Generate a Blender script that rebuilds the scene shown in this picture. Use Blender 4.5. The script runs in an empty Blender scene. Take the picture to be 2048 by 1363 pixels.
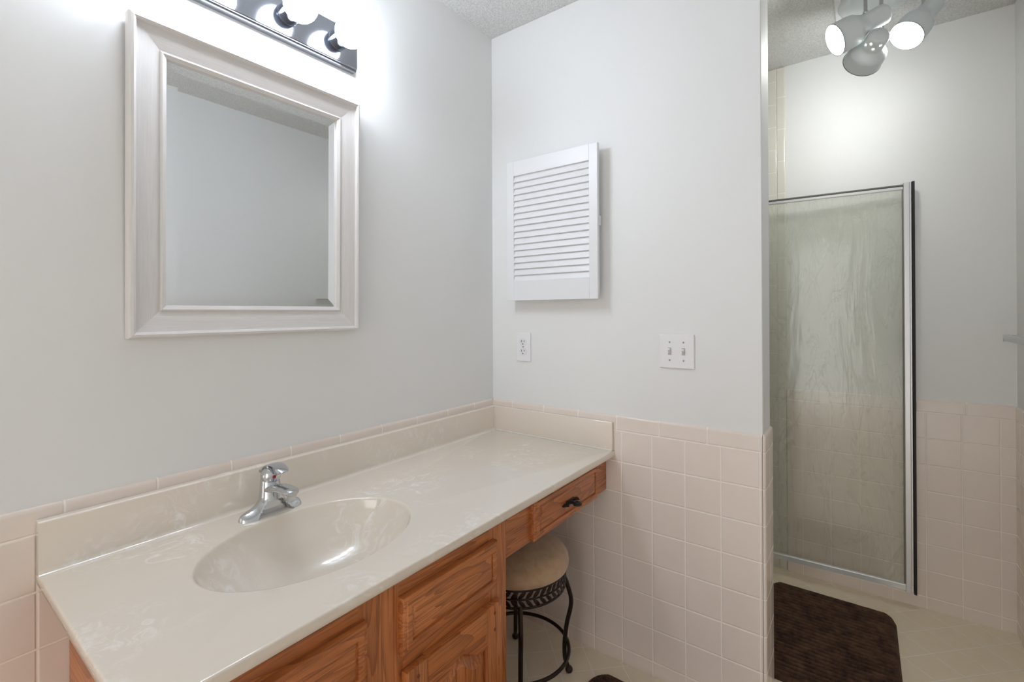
import bpy, bmesh, math, random
from mathutils import Vector, Matrix
R = math.radians
PI = math.pi
sc = bpy.context.scene
col = sc.collection

# ------------------------------------------------------------------ camera
CX, CY, CZ = -1.59344, -1.28649, 1.25438
YAW, PITCH, ROLL = 0.638030, 0.002502, -0.004203
FPX, PPY = 943.24, 622.61
fw = Vector((math.cos(YAW) * math.cos(PITCH), math.sin(YAW) * math.cos(PITCH), math.sin(PITCH)))
rt = Vector((math.sin(YAW), -math.cos(YAW), 0))
up = rt.cross(fw)
rt2 = rt * math.cos(ROLL) + up * math.sin(ROLL)
up2 = -rt * math.sin(ROLL) + up * math.cos(ROLL)
cam = bpy.data.cameras.new('camera')
cam.sensor_width = 36
cam.lens = FPX / 2048 * 36
cam.shift_y = (PPY - 681.5) / 2048
cam.clip_start = 0.02
camo = bpy.data.objects.new('camera', cam)
col.objects.link(camo)
M = Matrix((rt2, up2, -fw)).transposed().to_4x4()
M.translation = (CX, CY, CZ)
camo.matrix_world = M
sc.camera = camo

# ------------------------------------------------------------------ light levels
sc.view_settings.view_transform = 'Standard'
sc.view_settings.look = 'None'
sc.view_settings.gamma = 1
sc.view_settings.use_curve_mapping = False
sc.view_settings.exposure = 0.05
BULB = 49.0          # vanity globes
SPOT = 57.0          # reflector bulbs of the ceiling fixture
world = bpy.data.worlds.new('world')
sc.world = world
world.use_nodes = True
world.node_tree.nodes['Background'].inputs[0].default_value = (1.0, 0.98, 0.95, 1)
world.node_tree.nodes['Background'].inputs[1].default_value = 2.85  # fill level, reaching the room through the opening added in wall_left
sc.cycles.use_denoising = True
sc.cycles.max_bounces = 14
sc.cycles.diffuse_bounces = 8
sc.cycles.glossy_bounces = 6
sc.cycles.transmission_bounces = 8
sc.cycles.sample_clamp_indirect = 6.0

# ------------------------------------------------------------------ measured frame of the room
T = 0.111            # wall tile pitch
ZR = 0.8286          # grout line under the cap row
ZC = 0.882           # top of the cap row
H = 2.448            # ceiling
L = 1.0446           # length of the partition
X2 = 1.042           # far wall tile face
YR = -1.765          # right wall tile face
XL = -3.8            # unseen left end of the room, set back to even out the fill
PT = 0.006           # tile thickness proud of the paint


# ------------------------------------------------------------------ material helpers
def srgb(r, g, b):
    f = lambda c: (c / 255 / 12.92) if c / 255 <= 0.04045 else ((c / 255 + 0.055) / 1.055) ** 2.4
    return (f(r), f(g), f(b), 1)


class NT:
    def __init__(s, name):
        s.m = bpy.data.materials.new(name)
        s.m.use_nodes = True
        s.t = s.m.node_tree
        s.b = s.t.nodes['Principled BSDF']

    def n(s, typ, **kw):
        nd = s.t.nodes.new(typ)
        for k, v in kw.items():
            setattr(nd, k, v)
        return nd

    def l(s, a, b):
        s.t.links.new(a, b)

    def set(s, **kw):
        for k, v in kw.items():
            s.b.inputs[k.replace('_', ' ')].default_value = v
        return s

    def math(s, op, a, b=None, c=None, clamp=False):
        nd = s.n('ShaderNodeMath', operation=op)
        nd.use_clamp = clamp
        for i, v in enumerate((a, b, c)):
            if v is None:
                continue
            if isinstance(v, (int, float)):
                nd.inputs[i].default_value = v
            else:
                s.l(v, nd.inputs[i])
        return nd.outputs[0]

    def coord(s):
        if not hasattr(s, 'tc'):
            s.tc = s.n('ShaderNodeTexCoord')
        return s.tc.outputs['Object']

    def mapping(s, scale=(1, 1, 1), rot=(0, 0, 0), loc=(0, 0, 0)):
        mp = s.n('ShaderNodeMapping')
        mp.inputs['Scale'].default_value = scale
        mp.inputs['Rotation'].default_value = rot
        mp.inputs['Location'].default_value = loc
        s.l(s.coord(), mp.inputs[0])
        return mp.outputs[0]

    def noise(s, vec, scale, detail=2, rough=0.5, dist=0.0):
        nd = s.n('ShaderNodeTexNoise')
        s.l(vec, nd.inputs['Vector'])
        nd.inputs['Scale'].default_value = scale
        nd.inputs['Detail'].default_value = detail
        nd.inputs['Roughness'].default_value = rough
        nd.inputs['Distortion'].default_value = dist
        return nd.outputs['Fac']

    def ramp(s, fac, stops):
        nd = s.n('ShaderNodeValToRGB')
        e = nd.color_ramp.elements
        while len(e) < len(stops):
            e.new(0.5)
        for el, (p, c) in zip(e, stops):
            el.position = p
            el.color = c
        s.l(fac, nd.inputs[0])
        return nd.outputs[0]

    def bump(s, h, strength, dist, normal=None):
        nd = s.n('ShaderNodeBump')
        nd.inputs['Strength'].default_value = strength
        nd.inputs['Distance'].default_value = dist
        s.l(h, nd.inputs['Height'])
        if normal is not None:
            s.l(normal, nd.inputs['Normal'])
        return nd.outputs[0]

    def mix(s, f, a, b):
        nd = s.n('ShaderNodeMix', data_type='RGBA')
        if isinstance(f, (int, float)):
            nd.inputs[0].default_value = f
        else:
            s.l(f, nd.inputs[0])
        for i, v in ((6, a), (7, b)):
            if isinstance(v, tuple):
                nd.inputs[i].default_value = v
            else:
                s.l(v, nd.inputs[i])
        return nd.outputs[2]


def plain(name, c, rough=0.5, metal=0.0, **kw):
    t = NT(name).set(Base_Color=c, Roughness=rough, Metallic=metal)
    for k, v in kw.items():
        t.b.inputs[k.replace('_', ' ')].default_value = v
    return t.m


def paint_mat():
    t = NT('wall_paint').set(Base_Color=srgb(228, 229, 229), Roughness=0.55)
    n = t.noise(t.mapping(), 420, 2)
    t.l(t.bump(n, 0.12, 0.0006), t.b.inputs['Normal'])
    return t.m


def popcorn_mat():
    t = NT('ceiling_texture').set(Roughness=0.9)
    v = t.mapping()
    n = t.noise(v, 150, 4, 0.65)
    n2 = t.noise(v, 60, 2, 0.6)
    h = t.math('ADD', n, t.math('MULTIPLY', n2, 0.6))
    t.l(t.bump(h, 0.9, 0.006), t.b.inputs['Normal'])
    c = t.ramp(n, [(0.35, srgb(205, 206, 205)), (0.6, srgb(230, 231, 230))])
    t.l(c, t.b.inputs['Base Color'])
    return t.m


TILE_C = srgb(214, 203, 197)
GROUT_C = srgb(242, 235, 226)


def tile_mat(name, axis, off, capoff=0.0, axis2=None, off2=0.0, vertical_strip=None,
             tcol=(srgb(225, 213, 204), srgb(232, 221, 212))):
    """square glazed tiles laid on the wall; the row above ZR is a cap row of 6 inch pieces"""
    t = NT(name).set(Roughness=0.16)
    sep = t.n('ShaderNodeSeparateXYZ')
    t.l(t.coord(), sep.inputs[0])
    z = sep.outputs['Z']

    def dist_line(v, o, p):
        # distance to nearest line at o + k p
        a = t.math('SUBTRACT', v, o)
        a = t.math('DIVIDE', a, p)
        fr = t.math('FRACT', t.math('ADD', a, 0.5))
        return t.math('MULTIPLY', t.math('ABSOLUTE', t.math('SUBTRACT', fr, 0.5)), p)
    dz = dist_line(z, ZR, T)
    incap = t.math('GREATER_THAN', z, ZR)
    if vertical_strip is not None:
        incap = t.math('MULTIPLY', incap, 0.0)

    def du(ax, o, co):
        u = sep.outputs[ax]
        d1 = dist_line(u, o, T)
        d2 = dist_line(u, co, 0.156)
        m = t.n('ShaderNodeMix', data_type='FLOAT')
        t.l(incap, m.inputs[0]); t.l(d1, m.inputs[2]); t.l(d2, m.inputs[3])
        return m.outputs[0]
    d = t.math('MINIMUM', du(axis, off, capoff), dz)
    mask = t.n('ShaderNodeMapRange')
    mask.interpolation_type = 'SMOOTHSTEP'
    mask.inputs['From Min'].default_value = 0.0011
    mask.inputs['From Max'].default_value = 0.0022
    t.l(d, mask.inputs['Value'])
    prof = t.n('ShaderNodeMapRange')
    prof.interpolation_type = 'SMOOTHSTEP'
    prof.inputs['From Min'].default_value = 0.0008
    prof.inputs['From Max'].default_value = 0.004
    t.l(d, prof.inputs['Value'])
    wv = t.noise(t.mapping(), 9, 2)
    tc = t.mix(wv, tcol[0], tcol[1])
    t.l(t.mix(mask.outputs[0], GROUT_C, tc), t.b.inputs['Base Color'])
    rr = t.math('MULTIPLY_ADD', mask.outputs[0], -0.5, 0.68)
    t.l(rr, t.b.inputs['Roughness'])
    b1 = t.bump(t.noise(t.mapping(), 6, 1), 0.35, 0.004)
    t.l(t.bump(prof.outputs[0], 0.8, 0.0012, b1), t.b.inputs['Normal'])
    return t.m


def floor_mat():
    t = NT('floor_tile').set(Roughness=0.28)
    sep = t.n('ShaderNodeSeparateXYZ')
    t.l(t.coord(), sep.inputs[0])
    s2 = math.sqrt(0.5)
    P = 0.1135

    def line(sx, sy, o):
        v = t.math('ADD', t.math('MULTIPLY', sep.outputs[0], sx), t.math('MULTIPLY', sep.outputs[1], sy))
        a = t.math('DIVIDE', t.math('SUBTRACT', v, o), P)
        fr = t.math('FRACT', t.math('ADD', a, 0.5))
        return t.math('MULTIPLY', t.math('ABSOLUTE', t.math('SUBTRACT', fr, 0.5)), P)
    o1 = (-0.096 + -0.36) * s2
    o2 = (-0.096 - -0.36) * s2
    d = t.math('MINIMUM', line(s2, s2, o1), line(s2, -s2, o2))
    mask = t.n('ShaderNodeMapRange')
    mask.interpolation_type = 'SMOOTHSTEP'
    mask.inputs['From Min'].default_value = 0.0010
    mask.inputs['From Max'].default_value = 0.0022
    t.l(d, mask.inputs['Value'])
    tc = t.mix(t.noise(t.mapping(), 30, 4, 0.6), srgb(233, 220, 196), srgb(241, 229, 207))
    t.l(t.mix(mask.outputs[0], srgb(247, 242, 230), tc), t.b.inputs['Base Color'])
    prof = t.n('ShaderNodeMapRange')
    prof.interpolation_type = 'SMOOTHSTEP'
    prof.inputs['From Min'].default_value = 0.0008
    prof.inputs['From Max'].default_value = 0.0035
    t.l(d, prof.inputs['Value'])
    t.l(t.bump(prof.outputs[0], 0.6, 0.001), t.b.inputs['Normal'])
    return t.m


def oak_mat(name, grain='X'):
    t = NT(name).set(Roughness=0.38)
    t.b.inputs['Coat Weight'].default_value = 0.25
    t.b.inputs['Coat Roughness'].default_value = 0.25
    g = {'X': (1.0, 8, 8), 'Z': (8, 8, 1.0), 'Y': (8, 1.0, 8)}[grain]
    v = t.mapping(scale=g)
    big = t.noise(v, 1.6, 2, 0.5, 0.4)
    # cathedral rings
    ring = t.math('FRACT', t.math('MULTIPLY', big, 16.0))
    ring = t.math('POWER', ring, 1.8)
    g2 = {'X': (2.6, 105, 105), 'Z': (105, 105, 2.6), 'Y': (105, 2.6, 105)}[grain]
    pore = t.noise(t.mapping(scale=g2), 3.0, 3, 0.6)
    tone = t.noise(t.mapping(scale=tuple(x * 0.6 for x in g)), 3.0, 2)
    c = t.ramp(tone, [(0.3, srgb(178, 104, 54)), (0.7, srgb(206, 130, 74))])
    c = t.mix(t.math('MULTIPLY', ring, 0.62), c, srgb(122, 62, 26))
    pm = t.n('ShaderNodeMapRange')
    pm.inputs['From Min'].default_value = 0.5
    pm.inputs['From Max'].default_value = 0.68
    t.l(pore, pm.inputs['Value'])
    c = t.mix(t.math('MULTIPLY', pm.outputs[0], 0.65), c, srgb(104, 52, 24))
    t.l(c, t.b.inputs['Base Color'])
    t.l(t.bump(pore, 0.15, 0.0005), t.b.inputs['Normal'])
    return t.m


def marble_mat():
    t = NT('cultured_marble').set(Roughness=0.16)
    t.b.inputs['Coat Weight'].default_value = 1.0
    t.b.inputs['Coat Roughness'].default_value = 0.10
    t.b.inputs['Coat IOR'].default_value = 1.6
    v = t.mapping(scale=(1, 1, 1), rot=(0.3, 0.2, 0.5))
    wn = t.n('ShaderNodeTexNoise')
    t.l(v, wn.inputs['Vector'])
    wn.inputs['Scale'].default_value = 5
    wn.inputs['Detail'].default_value = 3
    add = t.n('ShaderNodeVectorMath', operation='MULTIPLY_ADD')
    t.l(wn.outputs['Color'], add.inputs[0])
    add.inputs[1].default_value = (0.55, 0.55, 0.55)
    t.l(v, add.inputs[2])
    st = t.n('ShaderNodeMapping')
    st.inputs['Scale'].default_value = (1, 5.5, 3)
    t.l(add.outputs[0], st.inputs[0])
    wisps = t.noise(st.outputs[0], 8, 9, 0.74, 0.15)
    patch = t.noise(t.mapping(loc=(0.37, 0.1, 0)), 4.2, 2)
    w = t.math('MULTIPLY', t.math('SUBTRACT', wisps, 0.50), 5.0, clamp=True)
    p = t.math('MULTIPLY', t.math('SUBTRACT', patch, 0.49), 7.0, clamp=True)
    f = t.math('MULTIPLY', t.math('MULTIPLY', w, p), 0.95)
    t.l(t.mix(f, srgb(227, 217, 204), srgb(248, 246, 243)), t.b.inputs['Base Color'])
    return t.m


M_PAINT = paint_mat()
M_CEIL = popcorn_mat()
M_OAKX = oak_mat('oak_grain_across', 'X')
M_OAKZ = oak_mat('oak_grain_upright', 'Z')
M_OAKY = oak_mat('oak_grain_side', 'Y')
M_MARBLE = marble_mat()
M_FLOOR = floor_mat()
M_CHROME = plain('chrome', srgb(204, 207, 211), 0.07, 1.0)
M_SOCKET = plain('aged_chrome_socket', srgb(150, 156, 168), 0.12, 1.0)
M_BRUSH = plain('brushed_aluminium', srgb(200, 200, 200), 0.28, 1.0)
M_BRUSHL = plain('bright_aluminium', srgb(215, 216, 218), 0.35, 0.75)
M_RAIL = plain('polished_rail', srgb(226, 228, 230), 0.3, 0.35)
M_BLACK = plain('black_rubber', srgb(26, 22, 20), 0.6)
M_IRON = plain('bronzed_iron', srgb(52, 40, 34), 0.36, 0.55)
M_PULL = plain('black_iron', srgb(42, 40, 38), 0.42, 0.6)
M_PLASTIC = plain('white_plastic', srgb(232, 232, 235), 0.28)
M_WHITE = plain('white_satin_paint', srgb(227, 228, 231), 0.38)
M_LAMP = plain('white_enamel', srgb(214, 221, 223), 0.3)
M_DARK = plain('dark_slot', srgb(30, 30, 30), 0.6)
M_SCREW = plain('screw_metal', srgb(150, 152, 155), 0.35, 0.9)
M_RED = plain('red_plastic', srgb(150, 20, 24), 0.3)
M_CAULK = plain('caulk', srgb(225, 220, 212), 0.5)


def emit(name, c, s):
    t = NT(name)
    t.set(Base_Color=(0.8, 0.8, 0.8, 1), Roughness=0.3)
    t.b.inputs['Emission Color'].default_value = c
    t.b.inputs['Emission Strength'].default_value = s
    return t.m


M_GLOBE = emit('lit_globe', (0.89, 0.975, 1.09, 1), BULB)
M_REFLECTOR = emit('lit_reflector_bulb', (0.99, 1.0, 0.97, 1), SPOT)


def frame_mat(name, grain):
    t = NT(name).set(Roughness=0.36)
    t.b.inputs['Metallic'].default_value = 0.08
    g = {'X': (2, 60, 60), 'Z': (60, 60, 2)}[grain]
    n = t.noise(t.mapping(scale=g), 6, 4, 0.6)
    t.l(t.ramp(n, [(0.3, srgb(215, 211, 209)), (0.7, srgb(224, 221, 220))]), t.b.inputs['Base Color'])
    t.l(t.bump(n, 0.2, 0.0004), t.b.inputs['Normal'])
    return t.m


M_FRX = frame_mat('champagne_frame_across', 'X')
M_FRZ = frame_mat('champagne_frame_upright', 'Z')


def suede_mat():
    t = NT('suede').set(Roughness=0.85)
    t.b.inputs['Sheen Weight'].default_value = 0.5
    n = t.noise(t.mapping(), 30, 5, 0.65)
    t.l(t.ramp(n, [(0.3, srgb(176, 146, 114)), (0.7, srgb(198, 168, 134))]), t.b.inputs['Base Color'])
    t.l(t.bump(t.noise(t.mapping(), 500, 2), 0.3, 0.001), t.b.inputs['Normal'])
    return t.m


def mat_mat():
    t = NT('brown_chenille').set(Roughness=0.95)
    n = t.noise(t.mapping(), 22, 5, 0.7)
    n2 = t.noise(t.mapping(), 400, 2, 0.7)
    c = t.ramp(n, [(0.35, srgb(58, 38, 28)), (0.72, srgb(104, 76, 58))])
    t.l(c, t.b.inputs['Base Color'])
    t.l(t.bump(n2, 0.8, 0.003), t.b.inputs['Normal'])
    return t.m


def rain_glass_mat():
    t = NT('rain_glass')
    t.t.nodes.remove(t.b)
    out = [n for n in t.t.nodes if n.type == 'OUTPUT_MATERIAL'][0]
    v = t.mapping(scale=(4.5, 4.5, 1.0), rot=(0.20, 0, 0))
    n1 = t.noise(v, 1.6, 3, 0.55, 1.6)
    v2 = t.mapping(scale=(5, 5, 1.1), rot=(-0.30, 0, 0), loc=(3, 1, 2))
    n2 = t.noise(v2, 1.8, 3, 0.55, 1.4)
    h = t.math('MAXIMUM', n1, n2)
    b = t.bump(h, 0.10, 0.02)
    ridge = t.math('ABSOLUTE', t.math('SUBTRACT', n1, 0.5))
    ridge2 = t.math('ABSOLUTE', t.math('SUBTRACT', n2, 0.52))
    rmin = t.math('MINIMUM', ridge, ridge2)
    rm = t.n('ShaderNodeMapRange')
    rm.inputs['From Min'].default_value = 0.0
    rm.inputs['From Max'].default_value = 0.012
    rm.inputs['To Min'].default_value = 1.0
    rm.inputs['To Max'].default_value = 0.0
    t.l(rmin, rm.inputs['Value'])
    tr = t.n('ShaderNodeBsdfTransparent')
    tr.inputs['Color'].default_value = (0.95, 0.955, 0.935, 1)
    gl = t.n('ShaderNodeBsdfGlossy')
    gl.inputs['Roughness'].default_value = 0.12
    gl.inputs['Color'].default_value = (0.9, 0.9, 0.9, 1)
    t.l(b, gl.inputs['Normal'])
    df = t.n('ShaderNodeBsdfTranslucent')
    df.inputs['Color'].default_value = srgb(238, 241, 234)
    df2 = t.n('ShaderNodeBsdfDiffuse')
    df2.inputs['Color'].default_value = srgb(238, 241, 234)
    mm = t.n('ShaderNodeMixShader')
    mm.inputs[0].default_value = 0.55
    t.l(df.outputs[0], mm.inputs[1]); t.l(df2.outputs[0], mm.inputs[2])
    m2 = t.n('ShaderNodeMixShader')
    m2.inputs[0].default_value = 0.05
    t.l(tr.outputs[0], m2.inputs[1]); t.l(gl.outputs[0], m2.inputs[2])
    mx = t.n('ShaderNodeMixShader')
    t.l(t.math('MULTIPLY_ADD', rm.outputs[0], 0.10, 0.17), mx.inputs[0])
    t.l(m2.outputs[0], mx.inputs[1]); t.l(mm.outputs[0], mx.inputs[2])
    t.l(mx.outputs[0], out.inputs[0])
    return t.m


M_SUEDE = suede_mat()
M_MAT = mat_mat()
M_GLASS = rain_glass_mat()
M_MIRROR = plain('mirror_silver', (0.93, 0.955, 0.97, 1), 0.0, 1.0)


# ------------------------------------------------------------------ mesh helpers
def bm_new():
    return bmesh.new()


def box(bm, x0, x1, y0, y1, z0, z1, bev=0.0, seg=2):
    vs = [bm.verts.new((x, y, z)) for x in (x0, x1) for y in (y0, y1) for z in (z0, z1)]
    f = []
    for q in ((0, 1, 3, 2), (4, 6, 7, 5), (0, 4, 5, 1), (2, 3, 7, 6), (0, 2, 6, 4), (1, 5, 7, 3)):
        f.append(bm.faces.new([vs[i] for i in q]))
    if bev > 0:
        es = list({e for q in f for e in q.edges})
        bmesh.ops.bevel(bm, geom=es, offset=bev, segments=seg, affect='EDGES', profile=0.5)
    return vs


def addm(bm, x0, x1, y0, y1, z0, z1, bev, mt):
    tmp = bmesh.new()
    box(tmp, x0, x1, y0, y1, z0, z1, bev, 2)
    tmp.transform(mt)
    me = bpy.data.meshes.new('tmp')
    tmp.to_mesh(me)
    tmp.free()
    bm.from_mesh(me)
    bpy.data.meshes.remove(me)


def lathe(bm, prof, n=32, mat=None, cap0=True, cap1=True):
    """prof = [(r, h)] about +Z, transformed by mat"""
    rings = []
    for r, h in prof:
        ring = []
        for i in range(n):
            a = 2 * PI * i / n
            p = Vector((r * math.cos(a), r * math.sin(a), h))
            ring.append(bm.verts.new(mat @ p if mat else p))
        rings.append(ring)
    for a, b in zip(rings, rings[1:]):
        for i in range(n):
            bm.faces.new((a[i], a[(i + 1) % n], b[(i + 1) % n], b[i]))
    if cap0:
        bm.faces.new(list(reversed(rings[0])))
    if cap1:
        bm.faces.new(rings[-1])
    return rings


def orient(p0, direction):
    d = Vector(direction).normalized()
    q = Vector((0, 0, 1)).rotation_difference(d)
    m = q.to_matrix().to_4x4()
    m.translation = p0
    return m


def tube(bm, pts, rad, n=12, closed=False, squash=None):
    pts = [Vector(p) for p in pts]
    N = len(pts)
    rads = rad if isinstance(rad, (list, tuple)) else [rad] * N
    tang = []
    for i in range(N):
        a = pts[(i - 1) % N] if (closed or i > 0) else pts[i]
        b = pts[(i + 1) % N] if (closed or i < N - 1) else pts[i]
        tang.append((b - a).normalized())
    ref = Vector((0, 0, 1)) if abs(tang[0].z) < 0.9 else Vector((1, 0, 0))
    u = tang[0].cross(ref).normalized()
    rings = []
    for i in range(N):
        u = (u - tang[i] * u.dot(tang[i])).normalized()
        w = tang[i].cross(u)
        ring = []
        for k in range(n):
            a = 2 * PI * k / n
            su, sw = (1, 1) if squash is None else squash[i] if isinstance(squash, list) else squash
            ring.append(bm.verts.new(pts[i] + u * math.cos(a) * rads[i] * su + w * math.sin(a) * rads[i] * sw))
        rings.append(ring)
    m = N if closed else N - 1
    for i in range(m):
        a, b = rings[i], rings[(i + 1) % N]
        for k in range(n):
            bm.faces.new((a[k], a[(k + 1) % n], b[(k + 1) % n], b[k]))
    if not closed:
        bm.faces.new(list(reversed(rings[0])))
        bm.faces.new(rings[-1])
    return rings


def sphere(bm, c, r, n=24, m=16, sz=1.0):
    mt = Matrix.Translation(c)
    prof = []
    for i in range(m + 1):
        a = -PI / 2 + PI * i / m
        prof.append((max(r * math.cos(a), 1e-5), r * math.sin(a) * sz))
    lathe(bm, prof, n, mt)


def obj(name, bm, m, parent=None, smooth=False, ang=35, sub=0):
    bmesh.ops.recalc_face_normals(bm, faces=bm.faces)
    me = bpy.data.meshes.new(name)
    bm.to_mesh(me)
    bm.free()
    me.materials.append(m)
    if smooth:
        me.polygons.foreach_set('use_smooth', [True] * len(me.polygons))
        me.set_sharp_from_angle(angle=R(ang))
    o = bpy.data.objects.new(name, me)
    col.objects.link(o)
    if sub:
        md = o.modifiers.new('subsurf', 'SUBSURF')
        md.levels = md.render_levels = sub
    if parent is not None:
        o.parent = parent
        # parts are modelled in world space; undo the parents' own placement
        o.matrix_parent_inverse = world_of(parent).inverted()
    return o


def world_of(o):
    if o.parent is None:
        return o.matrix_basis.copy()
    return world_of(o.parent) @ o.matrix_parent_inverse @ o.matrix_basis


def thing(name, label, cat, loc=(0, 0, 0), group=None):
    o = bpy.data.objects.new(name, None)
    o.empty_display_size = 0.05
    o.location = loc
    o.matrix_basis = Matrix.Translation(loc)
    col.objects.link(o)
    o['label'] = label
    o['category'] = cat
    if group:
        o['group'] = group
    return o


def thing_part(name, parent, loc):
    o = bpy.data.objects.new(name, None)
    o.empty_display_size = 0.03
    col.objects.link(o)
    o.parent = parent
    o.matrix_parent_inverse = world_of(parent).inverted()
    o.matrix_basis = Matrix.Translation(loc)
    return o


def tag(o, label, cat, group=None):
    o['label'] = label
    o['category'] = cat
    if group:
        o['group'] = group
    return o


def struct(name, bm, m, label=None, smooth=False):
    o = obj(name, bm, m, smooth=smooth)
    o['kind'] = 'structure'
    if label:
        o['label'] = label
    return o


def ease(t):
    return t * t * (3 - 2 * t)


# ================================================================== the room
b = bm_new(); box(b, XL, X2 + 0.15, YR - 0.15, 0.15, -0.1, 0)
struct('floor', b, M_FLOOR, 'cream glazed tile floor laid on the diagonal')
b = bm_new(); box(b, XL, X2 + 0.15, YR - 0.15, 0.15, H, H + 0.1)
struct('ceiling', b, M_CEIL, 'white popcorn textured ceiling')
b = bm_new(); box(b, XL, X2 + 0.15, PT, 0.15, 0, H)
struct('wall_vanity', b, M_PAINT, 'pale painted wall behind the vanity and framed mirror')
b = bm_new(); box(b, PT, 0.142, -L, PT, 0, H, 0.002, 1)
struct('wall_partition', b, M_PAINT, 'white partition wall with the louvered cabinet, ending by the shower area')
b = bm_new(); box(b, X2 + PT, X2 + 0.15, YR - 0.15, PT, 0, H)
struct('wall_far', b, M_PAINT, 'painted wall behind the open shower door')
b = bm_new(); box(b, XL, X2 + PT, YR - 0.15, YR - PT, 0, H)
struct('wall_right', b, M_PAINT, 'painted wall at the right edge with the towel bar')
# unseen left wall; its opening is added to let world light in as fill
b = bm_new()
box(b, XL - 0.12, XL, YR - 0.15, -1.70, 0, H)
box(b, XL - 0.12, XL, -0.50, 0.15, 0, H)
box(b, XL - 0.12, XL, -1.70, -0.50, 2.15, H)
struct('wall_left', b, M_PAINT, 'unseen painted wall behind the camera with an opening added for fill light')


def wainscot(name, pts, m, z0=0.0, z1=ZC, normal_side=1, label=None):
    """tile skin swept along a plan path, with a rounded bullnose at the top"""
    b = bm_new()
    # profile (offset from face into the wall, height)
    prof = [(0, z0), (0, z1 - 0.010)]
    for i in range(1, 6):
        a = PI / 2 * i / 5
        prof.append((PT * 1.3 * (1 - math.cos(a)), z1 - 0.010 + 0.010 * math.sin(a)))
    prof.append((PT * 2.0, z1))
    n = len(pts)
    offs = []
    for i, (x, y) in enumerate(pts):
        d = Vector((0, 0))
        segs = []
        if i > 0:
            segs.append((Vector((x, y)) - Vector(pts[i - 1])).normalized())
        if i < n - 1:
            segs.append((Vector(pts[i + 1]) - Vector((x, y))).normalized())
        ns = [Vector((-s.y, s.x)) * normal_side for s in segs]
        if len(ns) == 1:
            offs.append(ns[0])
        else:
            mm = (ns[0] + ns[1]).normalized()
            offs.append(mm / max(mm.dot(ns[0]), 0.3))
    cols = []
    for (x, y), o in zip(pts, offs):
        cols.append([b.verts.new((x + o.x * d, y + o.y * d, z)) for d, z in prof])
    for a, c in zip(cols, cols[1:]):
        for i in range(len(prof) - 1):
            b.faces.new((a[i], c[i], c[i + 1], a[i + 1]))
    return struct(name, b, m, label, smooth=True)


mA = tile_mat('wall_tile_vanity', 'X', -1.4077, -1.368)
wainscot('trim_1', [(XL, 0), (0.0, 0)], mA, label='beige square wall tiles with rounded cap behind the vanity')
mB = tile_mat('wall_tile_partition', 'Y', -0.4816, -0.5725)
wainscot('trim_2', [(0, 0), (0, -L + 0.002)], mB, label='beige square wall tiles with rounded cap on the partition')
# the end of the partition: bullnose pieces wrap both corners
mE = tile_mat('wall_tile_end', 'X', 0.0745, 0.0745 + 0.078)
ends = []
for i in range(7):
    a = PI / 2 * i / 6
    ends.append((0.008 - 0.008 * math.cos(a), -L - 0.000 - 0.008 * math.sin(a)))
for i in range(7):
    a = PI / 2 * i / 6
    ends.append((0.142 + 0.008 * math.sin(a), -L - 0.008 * math.cos(a)))
ends.append((0.150, -0.80))
wainscot('trim_3', ends, mE, label='tile cap wrapping the end of the partition')
mF = tile_mat('wall_tile_far', 'Y', -1.5011, -1.47)
wainscot('trim_4', [(X2, -0.993), (X2, YR)], mF, label='beige square wall tiles low on the far wall')
mR = tile_mat('wall_tile_right', 'X', X2 - 0.06, X2 - 0.10)
wainscot('trim_5', [(X2, YR), (XL, YR)], mR, label='beige square wall tiles low on the right wall')
# shower surround: tiles up to just under the ceiling with a vertical bullnose strip
SHC = (srgb(213, 211, 201), srgb(220, 218, 208))
mS = tile_mat('wall_tile_shower', 'Y', -0.955 + T, 0, vertical_strip=True, tcol=SHC)
b = bm_new(); box(b, X2, X2 + PT + 0.001, -0.955, 0.004, 0, H - 0.003)
struct('trim_6', b, mS, 'beige shower wall tiles running up to the ceiling')


def strip_mat():
    t = NT('bullnose_strip').set(Roughness=0.16)
    sep = t.n('ShaderNodeSeparateXYZ')
    t.l(t.coord(), sep.inputs[0])
    a = t.math('DIVIDE', t.math('SUBTRACT', sep.outputs['Z'], 1.988), 0.157)
    fr = t.math('FRACT', t.math('ADD', a, 0.5))
    d = t.math('MULTIPLY', t.math('ABSOLUTE', t.math('SUBTRACT', fr, 0.5)), 0.157)
    mk = t.math('GREATER_THAN', d, 0.0014)
    t.l(t.mix(mk, GROUT_C, srgb(217, 215, 205)), t.b.inputs['Base Color'])
    return t.m


b = bm_new()
prof = [(X2, -0.9565)]
for i in range(7):
    a = PI / 2 * i / 6
    prof.append((X2 + 0.009 * (1 - math.cos(a)), -0.984 - 0.009 * math.sin(a)))
lo = [b.verts.new((x, y, 0)) for x, y in prof]
hi = [b.verts.new((x, y, H - 0.003)) for x, y in prof]
for i in range(len(prof) - 1):
    b.faces.new((lo[i], lo[i + 1], hi[i + 1], hi[i]))
struct('trim_7', b, strip_mat(), 'vertical bullnose tile strip edging the shower wall', smooth=True)
b = bm_new(); box(b, 0.142, X2 + PT, -0.84, -0.73, 0, 0.055, 0.006)
struct('trim_8', b, mS, 'tiled curb of the shower')
b = bm_new(); box(b, 0.142, X2, -1.229, -1.207, H - 0.012, H + 0.001, 0.003)
struct('trim_9', b, M_WHITE, 'white wiring strip along the ceiling by the spotlight')
# shower surround on the side walls
b = bm_new(); box(b, 0.142, X2, -0.002, PT + 0.001, 0, H - 0.003)
struct('trim_10', b, tile_mat('wall_tile_shower_back', 'X', 0.3, 0, vertical_strip=True, tcol=SHC), 'tiled back wall of the shower')
b = bm_new(); box(b, 0.1415, 0.150, -0.80, 0, 0, H - 0.003)
struct('trim_11', b, mS, 'tiled inner side wall of the shower')

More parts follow.
